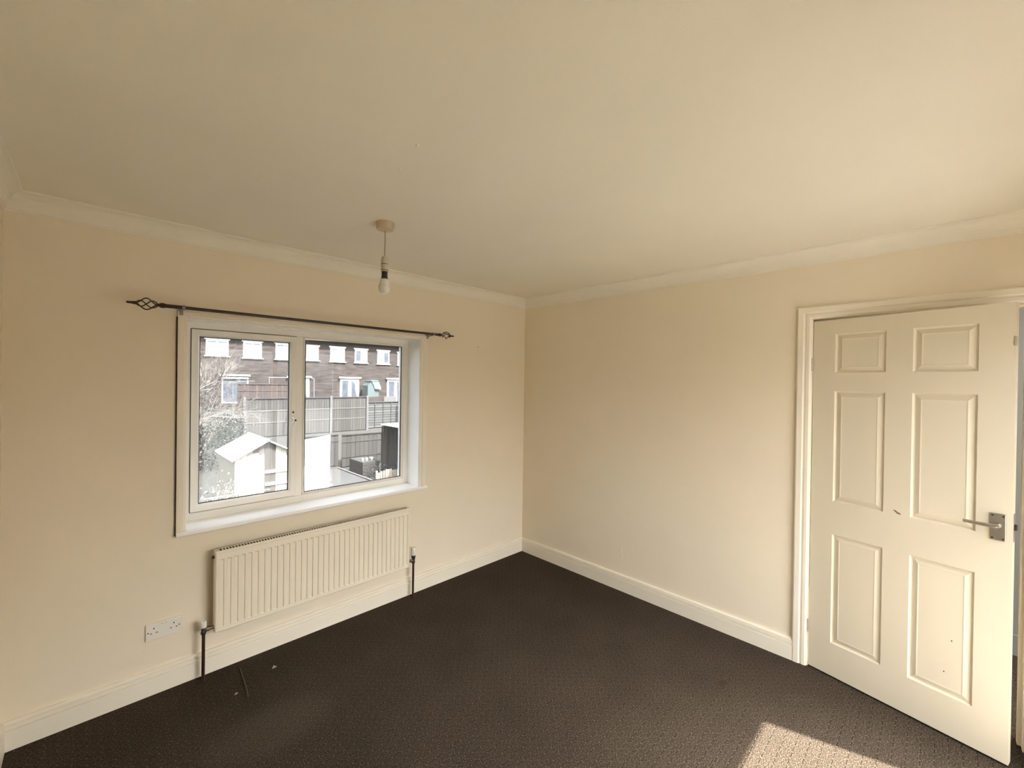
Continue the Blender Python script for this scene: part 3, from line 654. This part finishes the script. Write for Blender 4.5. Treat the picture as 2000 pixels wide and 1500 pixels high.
for x0, x1, lz in ((7.35, 8.86, 1.72), (11.20, 12.79, 1.72), (15.30, 16.95, 1.70)):
    xm_ = (x0+x1)/2; y = HY-.03
    dr = obj('patio_door', ring_x(x0, x1, -.45, lz-.06, [(0, y), (.16, y), (.16, y+.05), (0, y+.05)]).box((xm_-.13, y-.01, -.4), (xm_+.13, y+.04, lz-.2)), 'housewhite', TE)
    obj('pane', MB().box((x0+.16, y+.008, -.4), (xm_-.13, y+.015, lz-.2)), 'darkglass', dr)
    obj('pane', MB().box((xm_+.13, y+.008, -.4), (x1-.16, y+.015, lz-.2)), 'darkglass', dr)
    obj('curtain', MB().add([(xm_+.16, y+.004, lz-.22), (x1-.18, y+.004, lz-.22), (x1-.18, y+.004, .2), (x1-.35, y+.004, .75), (xm_+.45, y+.004, lz-.45),
        (xm_+.16, y+.012, lz-.22), (x1-.18, y+.012, lz-.22), (x1-.18, y+.012, .2), (x1-.35, y+.012, .75), (xm_+.45, y+.012, lz-.45)],
        [(0,1,2,3,4), (9,8,7,6,5)]+[(i, (i+1) % 5, 5+(i+1) % 5, 5+i) for i in range(5)]), 'net', dr)
    obj('lintel', MB().box((x0-.12, HY-.16, lz-.02), (x1+.12, HY+.02, lz+.10)), 'housewhite', TE)
y = HY-.03
dw = obj('window', ring_x(3.25, 4.80, -.1, 1.58, [(0, y), (.07, y), (.07, y+.05), (0, y+.05)]), 'housewhite', TE)
obj('pane', MB().box((3.32, y+.008, -.03), (4.73, y+.028, 1.51)), 'darkglass', dw)
obj('lintel', MB().box((3.12, HY-.2, 1.74), (4.88, HY+.02, 1.86)), 'housewhite', TE)
obj('lintel', MB().box((3.22, HY-.12, 1.56), (4.80, HY+.02, 1.68)), 'housewhite', TE)

# ---- fences
def fence(x0, x1, y, zt, name, label, cat, mt, bw, rails, group=None, post=True):
    zb_ = gz(y)
    t = thing(name, label, cat, ((x0+x1)/2, y, zb_), group=group)
    n = max(2, round((x1-x0)/bw)); w_ = (x1-x0)/n
    first = obj('board', MB().hexa([(x0, y-.012, zb_+.05), (x0+w_*.97, y-.004, zb_+.05), (x0+w_*.97, y+.012, zb_+.05), (x0, y+.012, zb_+.05),
                                   (x0, y-.012, zt-.04), (x0+w_*.97, y-.004, zt-.04), (x0+w_*.97, y+.012, zt-.04), (x0, y+.012, zt-.04)]), mt, t)
    for i in range(1, n): share('board', first, t, (i*w_, (i % 3)*.002, random.uniform(-.012, .008)))
    for z in rails: obj('rail', MB().box((x0, y-.024, z-.025), (x1, y-.012, z+.025)), 'rail' if mt == 'fence' else mt, t)
    obj('capping', MB().box((x0, y-.04, zt-.05), (x1, y+.03, zt)), mt, t)
    return t
px = [1.90, 3.80, 5.72, 7.66]
for i, lb in enumerate(('grey feather edge fence panel at the left end, behind the shed roof', 'middle grey fence panel mostly behind the window mullion', 'grey fence panel right of the middle, below the patio doors')):
    fence(px[i]+.06, px[i+1]-.06, 19, .72, 'board_fence', lb, 'fence', 'fence', .125, (.12, -.42), 'grey fence panels between concrete posts')
for i, lb in enumerate(('pale concrete fence post at the left end of the tall grey fence', 'pale concrete fence post hidden partly by the window mullion', 'pale concrete fence post in the middle of the right pane', 'pale concrete fence post at the right end of the tall grey fence')):
    tag(obj('fence_post', MB().box((px[i]-.06, 18.93, gz(19)-.1), (px[i]+.06, 19.05, .76)), 'concrete', loc=(px[i], 19, gz(19)), bevel=.015), lb, 'post', 'concrete fence posts')
lf = thing('lap_fence', 'low grey fence of horizontal overlapping slats at the far right', 'fence', (9.3, 19.3, gz(19.3)))
zz = gz(19.3)+.06; ns = 10; sh = (.36-zz)/ns
s0 = obj('slat', MB().hexa([(7.75, 19.28, zz), (11.4, 19.28, zz), (11.4, 19.30, zz), (7.75, 19.30, zz), (7.75, 19.30, zz+sh*1.1), (11.4, 19.30, zz+sh*1.1), (11.4, 19.32, zz+sh*1.1), (7.75, 19.32, zz+sh*1.1)]), 'fence2', lf)
for i in range(1, ns): share('slat', s0, lf, (0, 0, i*sh))
for xx in (7.78, 8.25, 8.75, 9.25, 9.75, 10.4, 11.0): obj('batten', MB().box((xx, 19.25, zz), (xx+.045, 19.28, .38)), 'fence2', lf)
obj('capping', MB().box((7.72, 19.24, .36), (11.42, 19.34, .40)), 'fence2', lf)
tag(obj('post', MB().box((9.66, 18.9, gz(18.9)), (9.76, 19.0, .62)), 'housewhite', loc=(9.7, 18.95, gz(18.9))), 'white post standing before the low slatted fence at far right', 'post')
rf = fence(2.9, 6.2, 25, 1.30, 'timber_fence', 'red brown close boarded timber fence below the brick terrace at left', 'fence', 'redfence', .15, (.9, .2))
# dark fence nearer, and old timber fence right of it
fence(2.55, 4.55, 15.2, -.70, 'dark_fence', 'charcoal painted fence right of the white board', 'fence', 'darkfence', .15, (-1.0,))
fence(4.62, 7.6, 15.0, -.72, 'old_fence', 'old olive brown fence of wide upright boards near the white roof', 'fence', 'olive', .20, (-1.05, -1.7))

# ---- garden shed
sx, hw, y0, y1, zr, ze = .30, .80, 9.42, 11.25, .0, -.44
zb2 = gz(10)
SH = thing('garden_shed', 'small shed with a pale pitched roof and cream boards in the garden', 'shed', (sx, 10.3, zb2))
sl_ = (zr-ze)/hw
for s, lb in ((-1, None), (1, None)):
    vs = []
    for y in (y0-.10, y1+.08):
        vs += [(sx, y, zr), (sx+s*hw, y, ze), (sx+s*hw, y, ze+.03), (sx, y, zr+.03)]
    obj('roof_sheet', MB().hexa([vs[0], vs[1], vs[2], vs[3], vs[4], vs[5], vs[6], vs[7]]), 'shedroof', SH)
obj('roof_seam', MB().hexa([(sx-.02, y0+.42, zr+.03), (sx-hw, y0+.42, ze+.03), (sx-hw, y0+.42, ze+.042), (sx-.02, y0+.42, zr+.042), (sx-.02, y0+.46, zr+.03), (sx-hw, y0+.46, ze+.03), (sx-hw, y0+.46, ze+.042), (sx-.02, y0+.46, zr+.042)]), 'concrete', SH)
obj('ridge_cap', MB().prism([(sx-.07, zr-.01), (sx+.07, zr-.01), (sx+.02, zr+.05), (sx-.02, zr+.05)], 'y', y0-.12, y1+.1), 'concrete', SH)
n = 11; bw = (2*hw-.16)/n
for i in range(n):
    xa = sx-hw+.08+i*bw; xb = xa+bw*.96
    zf = lambda x: zr-abs(x-sx)*sl_-.01
    xm2 = (xa+xb)/2
    dark = i in (5, 6); zs = -.30-.05*(i-3)
    if i in (3, 4):
        obj('board', MB().hexa([(xa, y0, zb2), (xb, y0, zb2), (xb, y0+.02, zb2), (xa, y0+.02, zb2), (xa, y0, zs), (xb, y0, zs), (xb, y0+.02, zs), (xa, y0+.02, zs)]), 'shedwall', SH)
        obj('gable_board', MB().hexa([(xa, y0, zs+.006), (xb, y0, zs+.006), (xb, y0+.02, zs+.006), (xa, y0+.02, zs+.006), (xa, y0, zf(xa)), (xb, y0, zf(xb)), (xb, y0+.02, zf(xb)), (xa, y0+.02, zf(xa))]), 'sheddark', SH)
        continue
    obj('board', MB().hexa([(xa, y0, zb2), (xb, y0, zb2), (xb, y0+.02, zb2), (xa, y0+.02, zb2), (xa, y0, zf(xa)), (xb, y0, zf(xb)), (xb, y0+.02, zf(xb)), (xa, y0+.02, zf(xa))]), 'sheddark' if dark else 'shedwall', SH)
b = MB(); b.box((sx-hw+.08, y0+.02, zb2), (sx-hw+.10, y1, ze+.0)); b.box((sx+hw-.10, y0+.02, zb2), (sx+hw-.08, y1, ze)); b.box((sx-hw+.08, y1-.02, zb2), (sx+hw-.08, y1, ze))
obj('side_wall', b, 'shedwall', SH)
for z in (-.80, -1.12): obj('door_rail', MB().box((sx-.05, y0-.03, z-.035), (sx+hw-.10, y0, z+.035)), 'white', SH)
# ---- added white board in place of the white reflection in the glass
tag(obj('white_board', MB().hexa([(.92, 8.95, zb2), (1.71, 8.95, zb2), (1.71, 9.0, zb2), (.92, 9.0, zb2), (.92, 9.10, -.04), (1.775, 9.10, .06), (1.775, 9.15, .06), (.92, 9.15, -.04)]), 'white', loc=(1.45, 9, zb2)),
    'bright white board standing upright right of the shed', 'board')

# ---- lean-to with a white sheet roof
LT_ = thing('lean_to', 'dark boarded lean-to with a flat white sheet roof at the right edge', 'shelter', (6.5, 11.5, zb2))
lx, ly, lz = 5.40, 13.1, -.20
obj('roof_sheet', MB().box((lx, ly-3.2, lz), (lx+2.6, ly, lz+.035)), 'white', LT_)
for i in range(9): obj('roof_batten', MB().box((lx+.02, ly-3.1+i*.36, lz-.05), (lx+2.5, ly-3.04+i*.36, lz)), 'olive', LT_)
for xx, yy in ((lx+.08, ly-.1), (lx+.08, ly-1.5), (lx+.08, ly-3.1), (lx+1.3, ly-.1), (lx+2.4, ly-.1)):
    obj('post', MB().box((xx-.04, yy-.04, zb2), (xx+.04, yy+.04, lz-.05)), 'olive', LT_)
for i in range(13):
    xa = lx+.02+i*.2
    obj('back_board', MB().box((xa, ly-.02+.004*(i % 2), zb2+.02), (xa+.19, ly+.005, lz-.06)), 'darkfence' if i % 3 == 1 else 'olive', LT_)
# ---- paving, planting bed, log edging, planter box, pots
obj('paving', MB().box((1.9, 8.0, zb2-.02), (4.40, 14.9, zb2+.03)), 'paving', kind='structure')
obj('kerb', MB().box((4.40, 8.0, zb2-.02), (4.48, 14.9, zb2+.07)), 'concrete', kind='structure')
LR = thing('log_edging', 'row of pale upright log edging along the planting bed', 'edging', (5.5, 12.0, zb2))
for i in range(22):
    h = random.uniform(.28, .40); xx = 4.62+i*.095
    obj('log', MB().lathe([(.042, zb2), (.042, zb2+h-.015), (.03, zb2+h)], (xx, 11.9+.02*math.sin(i), 0), 'z', 8), 'logroll', LR)
PB = thing('planter_box', 'low box planter of old boards behind the log edging', 'planter', (5.1, 13.6, zb2))
for i in range(4):
    z = zb2+.02+i*.13
    obj('board', MB().box((4.60, 13.0, z), (5.30, 13.04, z+.118)), 'olive', PB); obj('board', MB().box((4.60, 13.04, z), (4.64, 14.2, z+.118)), 'olive', PB)
obj('soil', MB().box((4.64, 13.04, zb2), (5.30, 14.2, zb2+.531)), 'grass', PB)
for i, (xx, lb) in enumerate(((4.74, 'leftmost of the three white pots on the planter box'), (4.90, 'middle of the three white pots on the planter box'), (5.10, 'rightmost and widest of the three white pots on the planter box'))):
    tag(obj('flower_pot', MB().lathe([(.035, zb2+.533), (.05 if i < 2 else .08, zb2+.64), (.04, zb2+.64), (.03, zb2+.56)], (xx, 13.3, 0), 'z', 12), 'pot', loc=(xx, 13.3, zb2+.533)), lb, 'pot', 'white pots on the planter box')

# ---- swing frame, playhouse and low walls near the terrace
SF = thing('swing_frame', 'thin grey tubular swing frame in front of the brick terrace', 'swing frame', (6.1, 26, gz(26)))
obj('top_bar', MB().tube([(4.74, 26, 1.66), (7.25, 26, 1.69), (7.40, 26, 1.60)], .03, 8), 'swinggrey', SF)
for a in (4.76, 7.40):
    obj('leg', MB().tube([(a, 26, 1.64), (a+.02, 26, gz(26))], .032, 8), 'swinggrey', SF)
RTR = thing('rotary_line', 'thin grey washing line post with a long cross arm at left', 'washing line', (2.71, 24.4, gz(24.4)))
obj('pole', MB().tube([(2.56, 24.4, gz(24.4)), (2.56, 24.4, 1.42)], .02, 8), 'swinggrey', RTR)
obj('arm', MB().tube([(1.2, 24.4, 1.36), (3.6, 24.4, 1.46)], .012, 6), 'swinggrey', RTR)
PHx0, PHx1, PHy = 12.78, 13.95, 29.5
PH = thing('playhouse', 'pale green plastic playhouse with a pitched roof by the terrace', 'playhouse', (13.4, PHy, gz(PHy)))
zg = gz(PHy)
obj('body', MB().prism([(PHx0+.05, zg), (PHx0+.62, zg), (PHx0+.62, 1.15), (PHx0+.33, 1.45), (PHx0+.05, 1.15)], 'y', PHy, PHy+1.0), 'green', PH)
obj('roof', MB().hexa([(PHx0+.32, PHy-.08, 1.48), (PHx0+.95, PHy-.08, 1.52), (PHx0+.95, PHy+1.05, 1.52), (PHx0+.32, PHy+1.05, 1.48), (PHx0+.36, PHy-.08, 1.56), (PHx0+.90, PHy-.08, 1.58), (PHx0+.90, PHy+1.05, 1.58), (PHx0+.36, PHy+1.05, 1.56)]), 'greenroof', PH)
obj('roof', MB().prism([(PHx0+.30, 1.52), (PHx0+.92, 1.55), (PHx1, 1.02), (PHx1, .82), (PHx0+.62, .88), (PHx0+.55, 1.15)], 'y', PHy-.05, PHy+.98), 'greenroof', PH)
obj('porch', MB().prism([(PHx0+.62, zg), (PHx1-.12, zg), (PHx1-.12, .84), (PHx0+.62, .88)], 'y', PHy+.1, PHy+.95), 'green', PH)
tag(obj('brick_planter', MB().box((12.3, 28.3, gz(28.3)), (13.6, 28.7, .30)), 'brick', loc=(13, 28.5, gz(28.3))), 'low brick planter below the pale green playhouse', 'planter')
tag(obj('block_wall', MB().box((13.62, 28.3, gz(28.3)), (14.7, 28.5, .30)), 'concrete', loc=(14.1, 28.4, gz(28.3))), 'low grey block wall right of the brick planter', 'wall')

# ---- plants
def leaves(n, fn, size, seed):
    rnd = random.Random(seed); mb = MB()
    for _ in range(n):
        p = Vector(fn(rnd)); d = Vector((rnd.uniform(-1, 1), rnd.uniform(-1, 1), rnd.uniform(-.6, 1))).normalized(); e = d.orthogonal().normalized()
        s = size*rnd.uniform(.6, 1.4); q = d.cross(e)*.5
        mb.add([p-e*s*.5, p+q*s*.5, p+e*s*.5, p-q*s*.5], [(0, 1, 2, 3)])
    return mb
def twigs(start, direc, ln, r, depth, rnd, mb, spread=.55):
    p = Vector(start); d = Vector(direc).normalized(); pts = [p.copy()]
    for i in range(4):
        d = (d+Vector((rnd.uniform(-1, 1), rnd.uniform(-1, 1), rnd.uniform(-.6, .8)))*.16).normalized(); p = p+d*ln/4; pts.append(p.copy())
    mb.tube(pts, r, 5 if depth > 1 else 3, r*.5)
    if depth == 0: return
    for i in range(4 if depth > 1 else 5):
        q = pts[rnd.randint(1, 4)]
        nd = (d+Vector((rnd.uniform(-1, 1), rnd.uniform(-1, 1), rnd.uniform(-.7, .9)))*spread*1.4).normalized()
        twigs(q, nd, ln*rnd.uniform(.5, .75), r*.5, depth-1, rnd, mb, spread)
TB = thing('bare_tree', 'leafless tree with pale tangled twigs at the left of the window', 'tree', (-1.35, 12.2, gz(12)))
rnd = random.Random(3)
obj('trunk', MB().tube([(-1.35, 12.2, gz(12)), (-1.30, 12.2, -.6), (-1.25, 12.15, .6)], .10, 8, .06), 'bark', TB)
for i, d in enumerate(((.8, -.1, .9), (.9, .2, .45), (.7, 0, 1.4), (1.0, -.2, .15), (.5, .3, .9), (.9, .1, .7), (.6, -.2, .5))):
    mb = MB(); twigs((-1.28, 12.16, -.4+.22*i), d, 1.15, .030, 4, rnd, mb); obj('branch', mb, 'bark', TB)
HG = thing('hedge', 'dense dark green hedge left of the tall grey fence', 'hedge', (.4, 18.4, gz(18)))
obj('stems', MB().box((-2.2, 18.2, gz(18.2)-.2), (1.70, 18.9, -.32)), 'hedge', HG)
obj('foliage', leaves(9000, lambda r: (r.uniform(-2.4, 1.78), 18.55+r.uniform(-.55, .5), gz(18.2)+r.uniform(0, 1)**.7*(1.20+.2*math.sin(r.random()*9))), .09, 5), 'hedge', HG, stuff=True)
SB = thing('leafy_shrub', 'speckled pale leaved shrub at the lower left corner of the glass', 'shrub', (-.62, 8.7, zb2))
mb = MB(); rnd = random.Random(9)
for i in range(9): twigs((-.62, 8.7, zb2), (rnd.uniform(-.5, .5), rnd.uniform(-.4, .4), 1), .75, .014, 2, rnd, mb)
obj('stems', mb, 'bark', SB)
obj('foliage', leaves(2600, lambda r: (-.66+r.gauss(0, .26), 8.7+r.gauss(0, .22), zb2+.15+abs(r.gauss(.45, .33))), .045, 6), 'pale', SB, stuff=True)
BS = thing('dark_bush', 'dark bushy evergreen growing behind the bare tree', 'bush', (-.3, 16.4, gz(16.4)))
mb = MB()
for i in range(6): twigs((-.3, 16.4, gz(16.4)), (random.uniform(-.6, .6), random.uniform(-.3, .3), 1), 1.5, .03, 2, random.Random(20+i), mb)
obj('stems', mb, 'bark', BS)
obj('foliage', leaves(5000, lambda r: (-.2+r.gauss(0, .55), 16.4+r.gauss(0, .4), gz(16.4)+abs(r.gauss(1.2, .8))), .07, 8), 'hedge', BS, stuff=True)
PLN = thing('bed_plants', 'low scrubby plants growing in the bed behind the log edging', 'plants', (5.4, 12.5, zb2))
obj('foliage', leaves(2200, lambda r: (r.uniform(4.55, 6.6), r.uniform(12.05, 12.9), zb2+r.uniform(0, 1)**2*.5), .06, 11), 'olive', PLN, stuff=True)
obj('stems', MB().tube([(5.0, 12.4, zb2), (5.0, 12.4, zb2+.4)], .012, 6).tube([(5.8, 12.5, zb2), (5.82, 12.5, zb2+.45)], .012, 6), 'bark', PLN)
